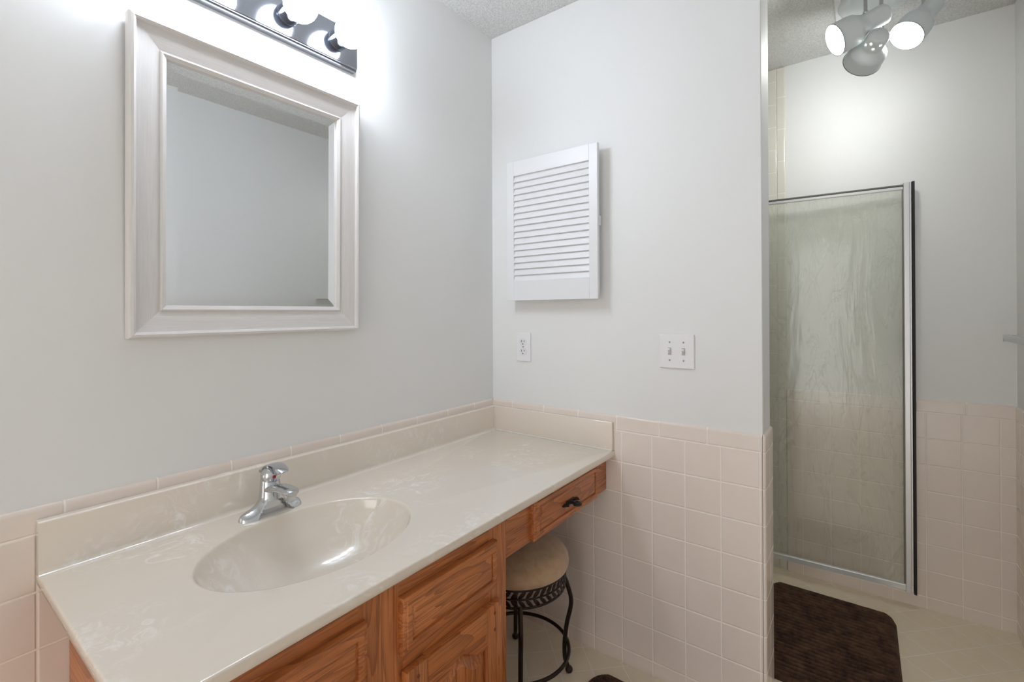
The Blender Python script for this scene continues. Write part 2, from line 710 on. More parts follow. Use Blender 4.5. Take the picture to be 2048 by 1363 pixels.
# ================================================================== framed mirror
MX0, MX1, MZ0, MZ1 = -1.2705, -0.690, 1.2015, 1.910
mir = thing('framed_mirror', 'large mirror in a wide champagne wood frame on the wall above the sink', 'mirror',
            (-0.98, PT, MZ0))


def frame_sides():
    # profile: (inset from outer edge, depth toward the room)
    P = [(0.0, 0.0), (0.0, 0.023), (0.003, 0.0285), (0.008, 0.030), (0.0125, 0.0275), (0.0135, 0.0205),
         (0.020, 0.0195), (0.035, 0.0180), (0.052, 0.0145), (0.0600, 0.0120), (0.0605, 0.0150), (0.064, 0.0165),
         (0.0725, 0.0125), (0.0735, 0.006), (0.0735, 0.0)]
    def corner(ix, iz, d):
        return {0: (MX0 + d, MZ0 + d), 1: (MX1 - d, MZ0 + d), 2: (MX1 - d, MZ1 - d), 3: (MX0 + d, MZ1 - d)}
    for kind, (a, c) in (('X', (0, 1)), ('X', (2, 3)), ('Z', (1, 2)), ('Z', (3, 0))):
        b = bm_new()
        rows = []
        for d, h in P:
            cs = corner(0, 0, d)
            pa, pc = cs[a], cs[c]
            rows.append((b.verts.new((pa[0], PT - h - 0.001, pa[1])), b.verts.new((pc[0], PT - h - 0.001, pc[1]))))
        for r0, r1 in zip(rows, rows[1:]):
            b.faces.new((r0[0], r0[1], r1[1], r1[0]))
        yield kind, b


for kind, b in frame_sides():
    obj('frame_side', b, M_FRX if kind == 'X' else M_FRZ, mir, smooth=True, ang=40)
b = bm_new()
gx0, gx1, gz0, gz1 = MX0 + 0.0725, MX1 - 0.0725, MZ0 + 0.0725, MZ1 - 0.0725
bv = 0.024
yo, yi = PT - 0.0065, PT - 0.0077
q0 = [b.verts.new(p) for p in ((gx0, yo, gz0), (gx1, yo, gz0), (gx1, yo, gz1), (gx0, yo, gz1))]
q1 = [b.verts.new(p) for p in ((gx0 + bv, yi, gz0 + bv), (gx1 - bv, yi, gz0 + bv), (gx1 - bv, yi, gz1 - bv), (gx0 + bv, yi, gz1 - bv))]
q2 = [b.verts.new(p) for p in ((gx0, PT - 0.001, gz0), (gx1, PT - 0.001, gz0), (gx1, PT - 0.001, gz1), (gx0, PT - 0.001, gz1))]
b.faces.new(q1)
for i in range(4):
    b.faces.new((q0[i], q0[(i + 1) % 4], q1[(i + 1) % 4], q1[i]))
    b.faces.new((q2[i], q2[(i + 1) % 4], q0[(i + 1) % 4], q0[i]))
b.faces.new(list(reversed(q2)))
obj('mirror_glass', b, M_MIRROR, mir)
mir.rotation_euler = (R(0.6), 0, 0)

# ================================================================== vanity light bar
bar = thing('vanity_light_bar', 'chrome strip light with lit round globe bulbs above the framed mirror', 'light fixture',
            (-1.003, PT, 2.0))
BX0, BX1, BZ0, BZ1 = -1.304, -0.694, 2.011, 2.138
b = bm_new()
prof = [(0, 0), (0.017, 0.0), (0.0195, 0.0015), (0.0205, 0.0035), (0.0195, 0.0055), (0.0235, 0.0075), (0.0250, 0.0095)]
# plate: stepped long edges, flat mirror face
pts = [(PT, BZ0)] + [(PT - d, BZ0 + z) for d, z in prof] + [(PT - d, BZ1 - z) for d, z in reversed(prof)] + [(PT, BZ1)]
va = [b.verts.new((BX0, y, z)) for y, z in pts]
vb = [b.verts.new((BX1, y, z)) for y, z in pts]
for i in range(len(pts) - 1):
    b.faces.new((va[i], va[i + 1], vb[i + 1], vb[i]))
b.faces.new(va); b.faces.new(list(reversed(vb)))
obj('backplate', b, plain('aged_chrome', srgb(176, 180, 190), 0.10, 1.0), bar)
for k in range(4):
    x = -0.764 - 0.1530 * k
    b = bm_new()
    mt = orient((x, PT - 0.025, 2.078), (0, -1, 0))
    lathe(b, [(0.0290, 0), (0.0290, 0.0030), (0.0282, 0.0036), (0.0282, 0.0046), (0.0290, 0.0052), (0.0290, 0.040),
              (0.0280, 0.043), (0.0240, 0.043), (0.0235, 0.030)], 40, mt, cap1=True)
    obj('socket', b, M_SOCKET, bar, smooth=True)
    b = bm_new()
    rr, c0 = 0.0435, 0.0680
    pf = [(0.013, 0.020), (0.0140, 0.026)]
    for i in range(2, 17):
        a = -PI / 2 + PI * i / 16
        pf.append((max(rr * math.cos(a), 2e-4), c0 + rr * math.sin(a)))
    lathe(b, pf, 40, mt)
    obj('light_bulb', b, M_GLOBE, bar, smooth=True, ang=80)

# ================================================================== louvered wall cabinet
cab = thing('louvered_cabinet', 'white louvered-door medicine cabinet on the partition wall above the outlet', 'cabinet',
            (PT, -0.32, 1.30))
DX0, DX1 = -0.0500, -0.0345
DY0, DY1 = -0.1165, -0.5260
DZ0, DZ1 = 1.3035, 1.8670
b = bm_new(); box(b, DX1 + 0.0045, PT, DY1 + 0.030, DY0 - 0.008, DZ0 + 0.02, DZ1 - 0.02, 0.001, 1)
obj('cabinet_box', b, M_WHITE, cab)
SY0, SY1 = -0.1520, -0.4915       # louver opening
SZ0, SZ1 = 1.3810, 1.8080
b = bm_new()
box(b, DX0, DX1, DY1, SY1, DZ0, DZ1, 0.0012, 2)
box(b, DX0, DX1, SY0, DY0, DZ0, DZ1, 0.0012, 2)
box(b, DX0, DX1, SY1, SY0, DZ0, SZ0, 0.0008, 1)
box(b, DX0, DX1, SY1, SY0, SZ1, DZ1, 0.0008, 1)
dr = obj('door', b, M_WHITE, cab)
b = bm_new()
NS = 17
pitch = (SZ1 - SZ0) / NS
for i in range(NS):
    z = SZ0 + pitch * (i + 0.5)
    addm(b, -0.0030, 0.0030, SY1 - 0.002, SY0 + 0.002, -pitch * 0.56, pitch * 0.60, 0.0010,
         Matrix.Translation((-0.0418, 0, z)) @ Matrix.Rotation(R(19), 4, 'Y'))
obj('louver_panel', b, M_WHITE, dr)
b = bm_new(); box(b, -0.0335, -0.012, DY1 + 0.004, DY1 + 0.026, 1.572, 1.607, 0.002)
obj('latch', b, M_WHITE, cab)

# ================================================================== outlet and switch
out = thing('electrical_outlet', 'white duplex wall outlet above the backsplash near the corner', 'outlet',
            (PT, -0.161, 1.05))
b = bm_new(); box(b, 0.0, PT, -0.1975, -0.1255, 1.0535, 1.1725, 0.0028, 3)
obj('cover_plate', b, M_PLASTIC, out)
for zc in (1.1325, 1.0935):
    b = bm_new()
    c = []
    for i in range(32):
        a = 2 * PI * i / 32
        c.append((-0.1615 + 0.0172 * math.cos(a), zc + max(-0.0142, min(0.0142, 0.0172 * math.sin(a)))))
    f0 = [b.verts.new((-0.0016, y, z)) for y, z in c]
    f1 = [b.verts.new((0.002, y, z)) for y, z in c]
    b.faces.new(f0)
    for i in range(32):
        b.faces.new((f0[i], f0[(i + 1) % 32], f1[(i + 1) % 32], f1[i]))
    rc = obj('receptacle', b, plain('receptacle_plastic', srgb(226, 226, 229), 0.3), out)
    b = bm_new()
    box(b, -0.0021, -0.001, -0.1560, -0.1535, zc - 0.0005, zc + 0.0085)
    box(b, -0.0021, -0.001, -0.1690, -0.1665, zc + 0.0005, zc + 0.0075)
    lathe(b, [(0.0026, 0), (0.0026, 0.0011)], 12, orient((-0.001, -0.1615, zc - 0.0075), (-1, 0, 0)))
    obj('slots', b, M_DARK, rc)
b = bm_new(); lathe(b, [(0.0032, 0), (0.0028, 0.0012)], 16, orient((-0.0003, -0.1615, 1.113), (-1, 0, 0)))
obj('screw', b, M_SCREW, out)

sw = thing('light_switch', 'white double toggle light switch plate on the partition wall', 'light switch',
           (PT, -0.7885, 1.065))
b = bm_new(); box(b, 0.0, PT, -0.8460, -0.7310, 1.0655, 1.1800, 0.0032, 3)
obj('cover_plate', b, M_PLASTIC, sw)
for yc in (-0.7655, -0.8115):
    b = bm_new()
    box(b, -0.0010, 0.002, yc - 0.0052, yc + 0.0052, 1.1105, 1.1345)
    obj('toggle_slot', b, plain('toggle_shadow', srgb(178, 178, 180), 0.5), sw)
    b = bm_new()
    pr = [(-0.0008, 1.1175), (-0.0115, 1.1265), (-0.0125, 1.1305), (-0.0105, 1.1330), (-0.0008, 1.1320)]
    l0 = [b.verts.new((x, yc - 0.0040, z)) for x, z in pr]
    l1 = [b.verts.new((x, yc + 0.0040, z)) for x, z in pr]
    b.faces.new(l0); b.faces.new(list(reversed(l1)))
    for i in range(len(pr)):
        b.faces.new((l0[i], l0[(i + 1) % 5], l1[(i + 1) % 5], l1[i]))
    obj('toggle', b, M_PLASTIC, sw)
    for zc in (1.1530, 1.0925):
        b = bm_new(); lathe(b, [(0.0030, 0), (0.0026, 0.0012)], 16, orient((-0.0003, yc, zc), (-1, 0, 0)))
        obj('screw', b, M_SCREW, sw)

# ================================================================== countertop with integral basin
CT, CB = 0.755, 0.7325
CX0, CX1, CYF, CYB = -1.409, -0.001, -0.565, -0.001
EX, EY, EA, EB = -1.003, -0.2947, 0.2350, 0.1714
NSEG = 128
ctop = thing('vanity_countertop', 'cream cultured marble countertop with molded oval basin and swirls', 'countertop',
             (-0.705, -0.283, CB))
b = bm_new()


def rect_hit(a):
    dx, dy = math.cos(a) * EA, math.sin(a) * EB
    t = 1e9
    r = 0.004
    for lim, d, c in ((CX1 - r, dx, EX), (CX0 + r, dx, EX), (CYB, dy, EY), (CYF + r, dy, EY)):
        if abs(d) > 1e-9:
            s = (lim - c) / d
            if s > 0:
                t = min(t, s)
    return EX + dx * t, EY + dy * t


angs = [2 * PI * i / NSEG for i in range(NSEG)]
for cx_, cy_ in ((CX1 - 0.004, CYB), (CX0 + 0.004, CYB), (CX0 + 0.004, CYF + 0.004), (CX1 - 0.004, CYF + 0.004)):
    angs.append(math.atan2((cy_ - EY) / EB, (cx_ - EX) / EA) % (2 * PI))
angs = sorted(set(angs))
n = len(angs)
rings = []
DEP = 0.135


def ell(s, z):
    return [b.verts.new((EX + EA * s * math.cos(a), EY + EB * s * math.sin(a), z)) for a in angs]


outer = [b.verts.new((*rect_hit(a), CT)) for a in angs]
rings = [outer, ell(1.02, CT), ell(1.008, CT - 0.0004), ell(0.998, CT - 0.0022), ell(0.990, CT - 0.006)]
for s in (0.975, 0.955, 0.93, 0.89, 0.84, 0.78, 0.70, 0.6, 0.5, 0.38, 0.26, 0.16, 0.10):
    q = s / 0.99
    rings.append(ell(s, CT - 0.006 - (DEP - 0.006) * (1 - q ** 3.0) ** 0.80))
for a, c in zip(rings, rings[1:]):
    for i in range(n):
        b.faces.new((a[i], a[(i + 1) % n], c[(i + 1) % n], c[i]))
b.faces.new(rings[-1])
# edge: rounded front and left/right ends, then down
e1 = []
for v in outer:
    x, y = v.co.x, v.co.y
    nx = (0.004 if x > CX1 - 0.005 else 0) - (0.004 if x < CX0 + 0.005 else 0)
    ny = -0.004 if y < CYF + 0.005 else 0
    e1.append((x, y, nx, ny))
prev = outer
for d, z in ((0.45, CT - 0.0004), (0.8, CT - 0.0014), (1.0, CT - 0.0035), (1.0, CB + 0.003), (0.6, CB + 0.0005), (-2.0, CB)):
    cur = [b.verts.new((x + nx * d, y + ny * d, z)) for x, y, nx, ny in e1]
    for i in range(n):
        b.faces.new((prev[(i + 1) % n], prev[i], cur[i], cur[(i + 1) % n]))
    prev = cur
obj('slab_with_basin', b, M_MARBLE, ctop, smooth=True, ang=50)
# back splash, coved into the top
b = bm_new()
pr = [(CYB, CT - 0.002), (CYB, 0.857)]
for i in range(5):
    a = PI / 2 * i / 4
    pr.append((-0.0165 - 0.004 * math.sin(a), 0.857 - 0.004 * (1 - math.cos(a))))
pr += [(-0.0205, CT + 0.010)]
for i in range(1, 6):
    a = PI / 2 * i / 5
    pr.append((-0.0205 - 0.010 * (1 - math.cos(a)), CT + 0.010 - 0.0102 * math.sin(a)))
pr += [(-0.031, CT - 0.002)]
l0 = [b.verts.new((CX0, y, z)) for y, z in pr]
l1 = [b.verts.new((CX1 - 0.0005, y, z)) for y, z in pr]
b.faces.new(l0); b.faces.new(list(reversed(l1)))
for i in range(len(pr)):
    b.faces.new((l0[i], l0[(i + 1) % len(pr)], l1[(i + 1) % len(pr)], l1[i]))
obj('backsplash', b, M_MARBLE, ctop, smooth=True, ang=40)
b = bm_new(); box(b, -0.0125, CX1, -0.561, -0.0208, CT - 0.001, 0.8575, 0.003, 3)
obj('side_splash', b, M_MARBLE, ctop, smooth=True, ang=40)
b = bm_new()
tube(b, [(-0.0135, -0.03 - i * 0.0528, CT + 0.0012) for i in range(11)], 0.0024, 8)
tube(b, [(-0.0135, -0.0222, CT + 0.002 + i * 0.0165) for i in range(7)], 0.0022, 8)
obj('caulk_line', b, M_CAULK, ctop, smooth=True)
b = bm_new()
lathe(b, [(0.030, 0), (0.030, 0.003), (0.026, 0.0045), (0.020, 0.003), (0.019, 0.006), (0.004, 0.009)], 32,
      Matrix.Translation((EX, EY, CT - DEP - 0.001)))
obj('drain', b, M_CHROME, ctop, smooth=True)

# ================================================================== faucet
FX, FY = -1.000, -0.088
fau = thing('faucet', 'chrome single-handle faucet on the counter behind the oval basin', 'faucet', (FX, FY, CT))
b = bm_new()
# skirted base swooping from the two tips up to the middle column
N = 64
rings = []
for i in range(N + 1):
    u = -1 + 2 * i / N
    x = FX + 0.0775 * u
    au = abs(u)
    hgt = 0.010 + 0.052 * (math.exp(-(au / 0.33) ** 2)) + 0.010 * (1 - au) + 0.010 * math.sqrt(max(0, 1 - au ** 2))
    if au > 0.9:
        hgt *= max(0.25, math.sqrt(max(0.0, 1 - ((au - 0.9) / 0.1) ** 2)))
    wy = 0.0265 * math.sqrt(max(0.02, 1 - au ** 4.0))
    top_w = wy * (0.55 + 0.4 * math.exp(-(au / 0.3) ** 2))
    ring = []
    arch_h = hgt * 0.66 * math.sqrt(max(0.0, 1 - (u / 0.52) ** 2)) if au < 0.52 else 0.0
    for k in range(33):
        a = PI * k / 32
        cy_ = math.cos(a)
        sy = math.sin(a)
        yy = cy_ * (wy * (1 - sy) + top_w * sy)
        zz = hgt * sy ** 0.7
        if yy < 0 and arch_h > 0:
            w_ = min(1.0, max(0.0, (arch_h - zz) / (0.12 * hgt)))
            yy = yy * (1 - w_) + (-0.004) * w_
        ring.append(b.verts.new((x, FY + yy, CT + zz)))
    rings.append(ring)
for a, c in zip(rings, rings[1:]):
    for k in range(32):
        b.faces.new((a[k], a[k + 1], c[k + 1], c[k]))
    b.faces.new((a[32], a[0], c[0], c[32]))
b.faces.new(rings[0]); b.faces.new(list(reversed(rings[-1])))
# middle column leaning slightly back
pts = [(FX, FY + 0.002, CT + 0.035), (FX, FY + 0.004, CT + 0.06), (FX, FY + 0.006, CT + 0.078), (FX, FY + 0.007, CT + 0.088)]
tube(b, pts, [0.028, 0.0245, 0.0225, 0.0205], 28)
obj('body', b, M_CHROME, fau, smooth=True, ang=50)
b = bm_new()
sp = []
rd = []
sq = []
for i in range(13):
    t_ = i / 12
    y = FY + 0.004 - 0.112 * t_
    z = CT + 0.058 + 0.020 * math.sin(PI * t_ * 0.62) - 0.006 * t_
    sp.append((FX, y, z))
    rd.append(0.0185 - 0.004 * t_ + (-0.004 if i == 12 else 0))
    sq.append((1.20, 0.58))
tube(b, sp, rd, 24, squash=sq)
lathe(b, [(0.0125, 0), (0.0135, 0.003), (0.0135, 0.014), (0.0115, 0.016), (0.0115, 0.022), (0.009, 0.022)], 24,
      orient((FX, FY - 0.093, CT + 0.072), (0, -0.10, -1)))
obj('spout', b, M_CHROME, fau, smooth=True, ang=50)
b = bm_new()
# dome cap with a forward lever
sphere(b, (FX, FY + 0.002, CT + 0.0935), 0.0235, 28, 16, 1.0)
lv = []
lr = []
lq = []
for i in range(11):
    t_ = i / 10
    lv.append((FX, FY + 0.030 - 0.098 * t_ + 0.006 * math.sin(PI * t_), CT + 0.086 + 0.044 * math.sin(PI * (0.08 + t_ * 0.62)) - 0.008 * t_))
    lr.append(0.0200 * (1 - 0.35 * t_) * (0.7 if i in (0, 10) else 1))
    lq.append((1.05, 0.20))
tube(b, lv, lr, 20, squash=lq)
obj('handle', b, M_CHROME, fau, smooth=True, ang=60)
b = bm_new()
lathe(b, [(0.0042, 0), (0.0042, 0.001), (0.003, 0.002)], 16, orient((FX - 0.003, FY - 0.0212, CT + 0.0935), (-0.12, -1, 0.0)))
obj('temperature_dot', b, M_RED, fau, smooth=True)

# ================================================================== vanity cabinet
VF = -0.532          # face frame plane
DF = -0.551          # door and drawer front plane
van = thing('vanity_cabinet', 'honey oak vanity cabinet with raised-panel fronts and knee drawer', 'cabinet',
            (-1.0, VF, 0))
VX0, VX1 = -1.362, -0.608
for x0 in (VX0, VX1 - 0.016):
    b = bm_new(); box(b, x0, x0 + 0.016, VF + 0.019, -0.003, 0.0, CB - 0.001)
    obj('side_panel', b, M_OAKY, van)
b = bm_new(); box(b, VX0 + 0.016, VX1 - 0.016, VF + 0.07, -0.010, 0.10, 0.115)
obj('bottom_panel', b, M_OAKX, van)
b = bm_new(); box(b, VX0 + 0.016, VX1 - 0.016, -0.010, -0.003, 0.115, CB - 0.001)
obj('back_panel', b, M_OAKX, van)
for x0, x1 in ((VX0, VX0 + 0.030), (-1.060, -0.966), (-0.678, VX1)):
    b = bm_new(); box(b, x0, x1, VF, VF + 0.019, 0.10 if x0 < -0.7 else 0.0, CB - 0.0015)
    obj('stile', b, M_OAKZ, van)
for x0, x1 in ((VX0 + 0.030, -1.060), (-0.966, -0.678)):
    for z0, z1 in ((0.680, CB - 0.0015), (0.500, 0.575), (0.10, 0.135)):
        b = bm_new(); box(b, x0, x1, VF + 0.0004, VF + 0.019, z0, z1)
        obj('rail', b, M_OAKX, van)
b = bm_new(); box(b, VX0, VX1 - 0.02, VF + 0.065, VF + 0.08, 0.0, 0.10)
obj('toe_board', b, M_OAKX, van)


def raised_front(b, x0, x1, z0, z1, y=DF, back=VF, steps=True):
    """slab with stepped, rounded edge and a raised field"""
    lv = [(0, back + 0.0002), (0, y + 0.008), (0.002, y + 0.0045), (0.005, y + 0.003), (0.009, y + 0.0028), (0.0105, y + 0.0005),
          (0.020, y), (0.0225, y + 0.0008), (0.0235, y + 0.0045), (0.0245, y + 0.0045), (0.030, y + 0.0005), (0.032, y)]
    if not steps:
        lv = lv[:7]
    prev = None
    for d, yy in lv:
        r = [b.verts.new(p) for p in ((x0 + d, yy, z0 + d), (x1 - d, yy, z0 + d), (x1 - d, yy, z1 - d), (x0 + d, yy, z1 - d))]
        if prev:
            for i in range(4):
                b.faces.new((prev[i], prev[(i + 1) % 4], r[(i + 1) % 4], r[i]))
        prev = r
    b.faces.new(prev)


b = bm_new(); raised_front(b, -1.345, -1.049, 0.5665, 0.682)
obj('drawer_front', b, M_OAKX, van, smooth=True, ang=30)['label'] = 'false drawer front below the basin'
b = bm_new(); raised_front(b, -0.966, -0.660, 0.5665, 0.682)
obj('drawer_front', b, M_OAKX, van, smooth=True, ang=30)['label'] = 'drawer front at the right end, above the right door'


M_PLUG = plain('dark_oak_plug', srgb(118, 64, 34), 0.4)


def arched_door(x0, x1, z0, z1):
    b = bm_new()
    w = x1 - x0
    st = 0.058
    y = DF
    # stiles and rails as bevelled boards; top rail with a cathedral arch cut
    root = thing_part('door', van, ((x0 + x1) / 2, VF, z0))
    for xs in (x0, x1 - st):
        b = bm_new(); box(b, xs, xs + st, y, VF - 0.0003, z0, z1, 0.0035, 2)
        obj('door_stile', b, M_OAKZ, root, smooth=True, ang=30)
    b = bm_new()
    box(b, x0 + st, x1 - st, y + 0.0003, VF - 0.0003, z0 + 0.0005, z0 + 0.062, 0.0025, 2)
    obj('door_rail', b, M_OAKX, root, smooth=True, ang=30)
    b = bm_new()
    n = 40
    xa, xb = x0 + st, x1 - st
    tops = z1 - 0.0035

    def arch(u):
        # u in 0..1 across opening: shoulder, dip, then crown
        c = abs(2 * u - 1)
        if c > 0.80:
            return z1 - 0.094
        return z1 - 0.094 + 0.036 * (0.5 + 0.5 * math.cos(PI * c / 0.80))
    fr = []; bk = []; tp = []; tb = []
    for i in range(n + 1):
        u = i / n
        x = xa + (xb - xa) * u
        fr.append(b.verts.new((x, y + 0.0003, arch(u) + 0.003)))
        bk.append(b.verts.new((x, VF - 0.0003, arch(u) + 0.0)))
        tp.append(b.verts.new((x, y + 0.0003, tops)))
        tb.append(b.verts.new((x, VF - 0.0003, z1)))
    for i in range(n):
        b.faces.new((fr[i], fr[i + 1], tp[i + 1], tp[i]))
        b.faces.new((bk[i + 1], bk[i], tb[i], tb[i + 1]))
        b.faces.new((bk[i], bk[i + 1], fr[i + 1], fr[i]))
        b.faces.new((tp[i], tp[i + 1], tb[i + 1], tb[i]))
    b.faces.new((fr[0], tp[0], tb[0], bk[0])); b.faces.new((fr[-1], bk[-1], tb[-1], tp[-1]))
    obj('door_rail', b, M_OAKX, root, smooth=True, ang=30)
    # raised panel following the arch
    b = bm_new()

    def ring(d, yy):
        r = []
        r.append(b.verts.new((xa + d, yy, z0 + 0.060 + d)))
        r.append(b.verts.new((xb - d, yy, z0 + 0.060 + d)))
        for i in range(n, -1, -1):
            u = i / n
            x = xa + d + (xb - xa - 2 * d) * u
            r.append(b.verts.new((x, yy, arch(u) - d)))
        return r
    rs = [ring(-0.004, y + 0.0135), ring(0.003, y + 0.0135), ring(0.006, y + 0.011), ring(0.024, y + 0.0045), ring(0.0255, y + 0.003), ring(0.028, y + 0.003)]
    for a, c in zip(rs, rs[1:]):
        for i in range(len(a)):
            b.faces.new((a[i], a[(i + 1) % len(a)], c[(i + 1) % len(a)], c[i]))
    b.faces.new(rs[-1])
    obj('raised_panel', b, M_OAKZ, root, smooth=True, ang=30)
    for xx in (x0 + 0.030, x1 - 0.030):
        for zz in (z1 - 0.022, z1 - 0.062, z0 + 0.02, z0 + 0.05):
            b = bm_new()
            lathe(b, [(0.0042, 0), (0.0042, 0.0008), (0.003, 0.0012)], 14, orient((xx, y, zz), (0, -1, 0)))
            obj('dowel_plug', b, M_PLUG, root, smooth=True)
    return root


d1 = arched_door(-1.345, -1.049, 0.125, 0.5310)
d2 = arched_door(-0.960, -0.648, 0.125, 0.5310)
for dd, hx, side in ((d1, -1.351, -1), (d2, -0.6425, 1)):
    for zz in (0.463, 0.180):
        b = bm_new(); box(b, hx - 0.004, hx + 0.004, VF - 0.006, VF - 0.0002, zz - 0.024, zz + 0.024, 0.0012)
        obj('hinge', b, M_PULL, dd)
# knee space apron with its drawer
b = bm_new()
box(b, VX1 + 0.0003, -0.001, VF + 0.0002, VF + 0.019, 0.609, CB - 0.0015)
obj('apron', b, M_OAKX, van)
b = bm_new(); box(b, VX1 + 0.0003, -0.001, -0.022, -0.004, 0.62, CB - 0.0015)
obj('wall_cleat', b, M_OAKX, van)
b = bm_new(); raised_front(b, -0.493, -0.099, 0.6095, 0.7285, y=DF + 0.001)
kd = obj('drawer_front', b, M_OAKX, van, smooth=True, ang=30)
kd['label'] = 'knee drawer front with black iron pull'
# wrought iron pull: two leaf-shaped ends, backplate and twisted grip
b = bm_new()
px, pz, py = -0.302, 0.663, DF + 0.001
for sgn in (-1, 1):
    tube(b, [(px + sgn * 0.018, py - 0.0008, pz), (px + sgn * 0.033, py - 0.0012, pz), (px + sgn * 0.046, py - 0.001, pz)],
         [0.008, 0.0165, 0.007], 16, squash=(1.0, 0.22))
box(b, px - 0.024, px + 0.024, py - 0.003, py - 0.0001, pz - 0.009, pz + 0.009, 0.001)
hd = obj('handle', b, M_PULL, kd, smooth=True, ang=40)
b = bm_new()
lathe(b, [(0.006, 0), (0.0048, 0.003), (0.0048, 0.014), (0.007, 0.018), (0.009, 0.022), (0.009, 0.026), (0.006, 0.029), (0.001, 0.030)], 20,
      orient((px - 0.000, py - 0.002, pz), (0, -1, 0)))
tube(b, [(px - 0.016, py - 0.026, pz + 0.003), (px, py - 0.027, pz), (px + 0.017, py - 0.027, pz - 0.006)], [0.0050, 0.0088, 0.0075], 14)
obj('grip', b, M_PULL, hd, smooth=True, ang=40)

# ================================================================== vanity stool
SX, SY = -0.267, -0.322
sto = thing('vanity_stool', 'round suede-topped stool with curved dark iron legs under the counter', 'stool', (SX, SY, 0))
b = bm_new()
SR = 0.174
pf = [(0.15, 0.386), (0.166, 0.387), (SR, 0.393), (SR + 0.004, 0.408), (SR, 0.425), (0.162, 0.441), (0.140, 0.453), (0.10, 0.464), (0.05, 0.470), (0.0005, 0.472)]
lathe(b, pf, 64, Matrix.Translation((SX, SY, 0)))
obj('seat_cushion', b, M_SUEDE, sto, smooth=True, ang=80)
b = bm_new()
for z, r in ((0.386, 0.167), (0.3575, 0.165), (0.330, 0.164)):
    tube(b, [(SX + r * math.cos(2 * PI * i / 64), SY + r * math.sin(2 * PI * i / 64), z) for i in range(64)], 0.0038 if z != 0.3575 else 0.0028, 8, closed=True)
# leaf pattern cut into the band
for i in range(44):
    for zc, tl in ((0.3715, 1), (0.3440, -1)):
        a0 = 2 * PI * i / 44
        pts = []
        for k in range(5):
            t_ = k / 4 - 0.5
            a = a0 + t_ * 0.16
            pts.append((SX + 0.1655 * math.cos(a), SY + 0.1655 * math.sin(a), zc + tl * t_ * 0.026))
        tube(b, pts, [0.001, 0.0055, 0.0072, 0.0055, 0.001], 6, squash=(0.35, 1.0))
obj('leaf_band', b, M_IRON, sto, smooth=True, ang=50)
b = bm_new()
lathe(b, [(0.150, 0.374), (0.158, 0.380), (0.15, 0.3855), (0.01, 0.3855)], 48, Matrix.Translation((SX, SY, 0)), cap0=True)
obj('seat_base', b, M_IRON, sto, smooth=True)
feet = [(-0.406, -0.434), (-0.379, -0.183), (-0.128, -0.210), (-0.155, -0.461)]
for fx, fy in feet:
    d = Vector((fx - SX, fy - SY, 0))
    Rr = d.length
    d.normalize()
    ctrl = [(0.163, 0.335), (0.1700, 0.318), (0.1796, 0.289), (0.1864, 0.259), (0.1845, 0.226), (0.1720, 0.175),
            (0.1648, 0.123), (0.1629, 0.088), (0.1645, 0.053), (0.1735, 0.025), (Rr, 0.010)]
    # smooth the control line
    pts = []
    for i in range(len(ctrl) - 1):
        p0 = ctrl[max(i - 1, 0)]; p1 = ctrl[i]; p2 = ctrl[i + 1]; p3 = ctrl[min(i + 2, len(ctrl) - 1)]
        for k in range(4):
            t_ = k / 4
            q = [0.5 * ((2 * p1[j]) + (-p0[j] + p2[j]) * t_ + (2 * p0[j] - 5 * p1[j] + 4 * p2[j] - p3[j]) * t_ ** 2 + (-p0[j] + 3 * p1[j] - 3 * p2[j] + p3[j]) * t_ ** 3) for j in (0, 1)]
            pts.append((SX + d.x * q[0], SY + d.y * q[0], q[1]))
    pts.append((SX + d.x * ctrl[-1][0], SY + d.y * ctrl[-1][0], ctrl[-1][1]))
    b = bm_new(); tube(b, pts, 0.0078, 12)
    lg = obj('leg', b, M_IRON, sto, smooth=True)
    b = bm_new(); sphere(b, (fx, fy, 0.0125), 0.0130, 20, 12, 0.93)
    obj('foot', b, M_IRON, lg, smooth=True, ang=80)
b = bm_new()
hz = 0.101
tube(b, [(SX + 0.1765 * math.cos(2 * PI * i / 72), SY + 0.1765 * math.sin(2 * PI * i / 72), hz) for i in range(72)], 0.0062, 10, closed=True)
obj('hoop', b, M_IRON, sto, smooth=True)


# ================================================================== bath mats
def ribbed_mat(name, x0, x1, y0, y1, rot, label, ribs_along_y=True, rc=0.055):
    cx_, cy_ = (x0 + x1) / 2, (y0 + y1) / 2
    hx, hy = (x1 - x0) / 2, (y1 - y0) / 2
    b = bm_new()
    pitch_ = 0.0225
    nx = int(2 * hx / (pitch_ / 10))
    ny = 46
    rot_m = Matrix.Rotation(rot, 3, 'Z')
    grid = []
    rnd = random.Random(5)
    for i in range(nx + 1):
        u = -hx + 2 * hx * i / nx
        # half height of the rounded rectangle at this u
        e = hx - abs(u)
        hh = hy if e > rc else hy - rc + math.sqrt(max(0, rc * rc - (rc - e) ** 2))
        colv = []
        for j in range(ny + 1):
            v = -hh + 2 * hh * j / ny
            edge = min(e, hh - abs(v))
            k = min(1, max(0, edge / 0.006)) ** 0.5
            rib = abs(math.cos(PI * u / pitch_)) ** 0.9
            border = 1 if edge < 0.02 else 0
            hgt = 0.003 + k * (0.0035 + 0.0130 * (rib if not border else 0.8)) + rnd.uniform(-0.0005, 0.0005)
            if edge <= 0:
                hgt = 0.0005
            p = rot_m @ Vector((u, v, 0))
            colv.append(b.verts.new((cx_ + p.x, cy_ + p.y, hgt)))
        grid.append(colv)
    for i in range(nx):
        for j in range(ny):
            b.faces.new((grid[i][j], grid[i + 1][j], grid[i + 1][j + 1], grid[i][j + 1]))
    o = obj(name, b, M_MAT, smooth=True, ang=180)
    return tag(o, label, 'bath mat')


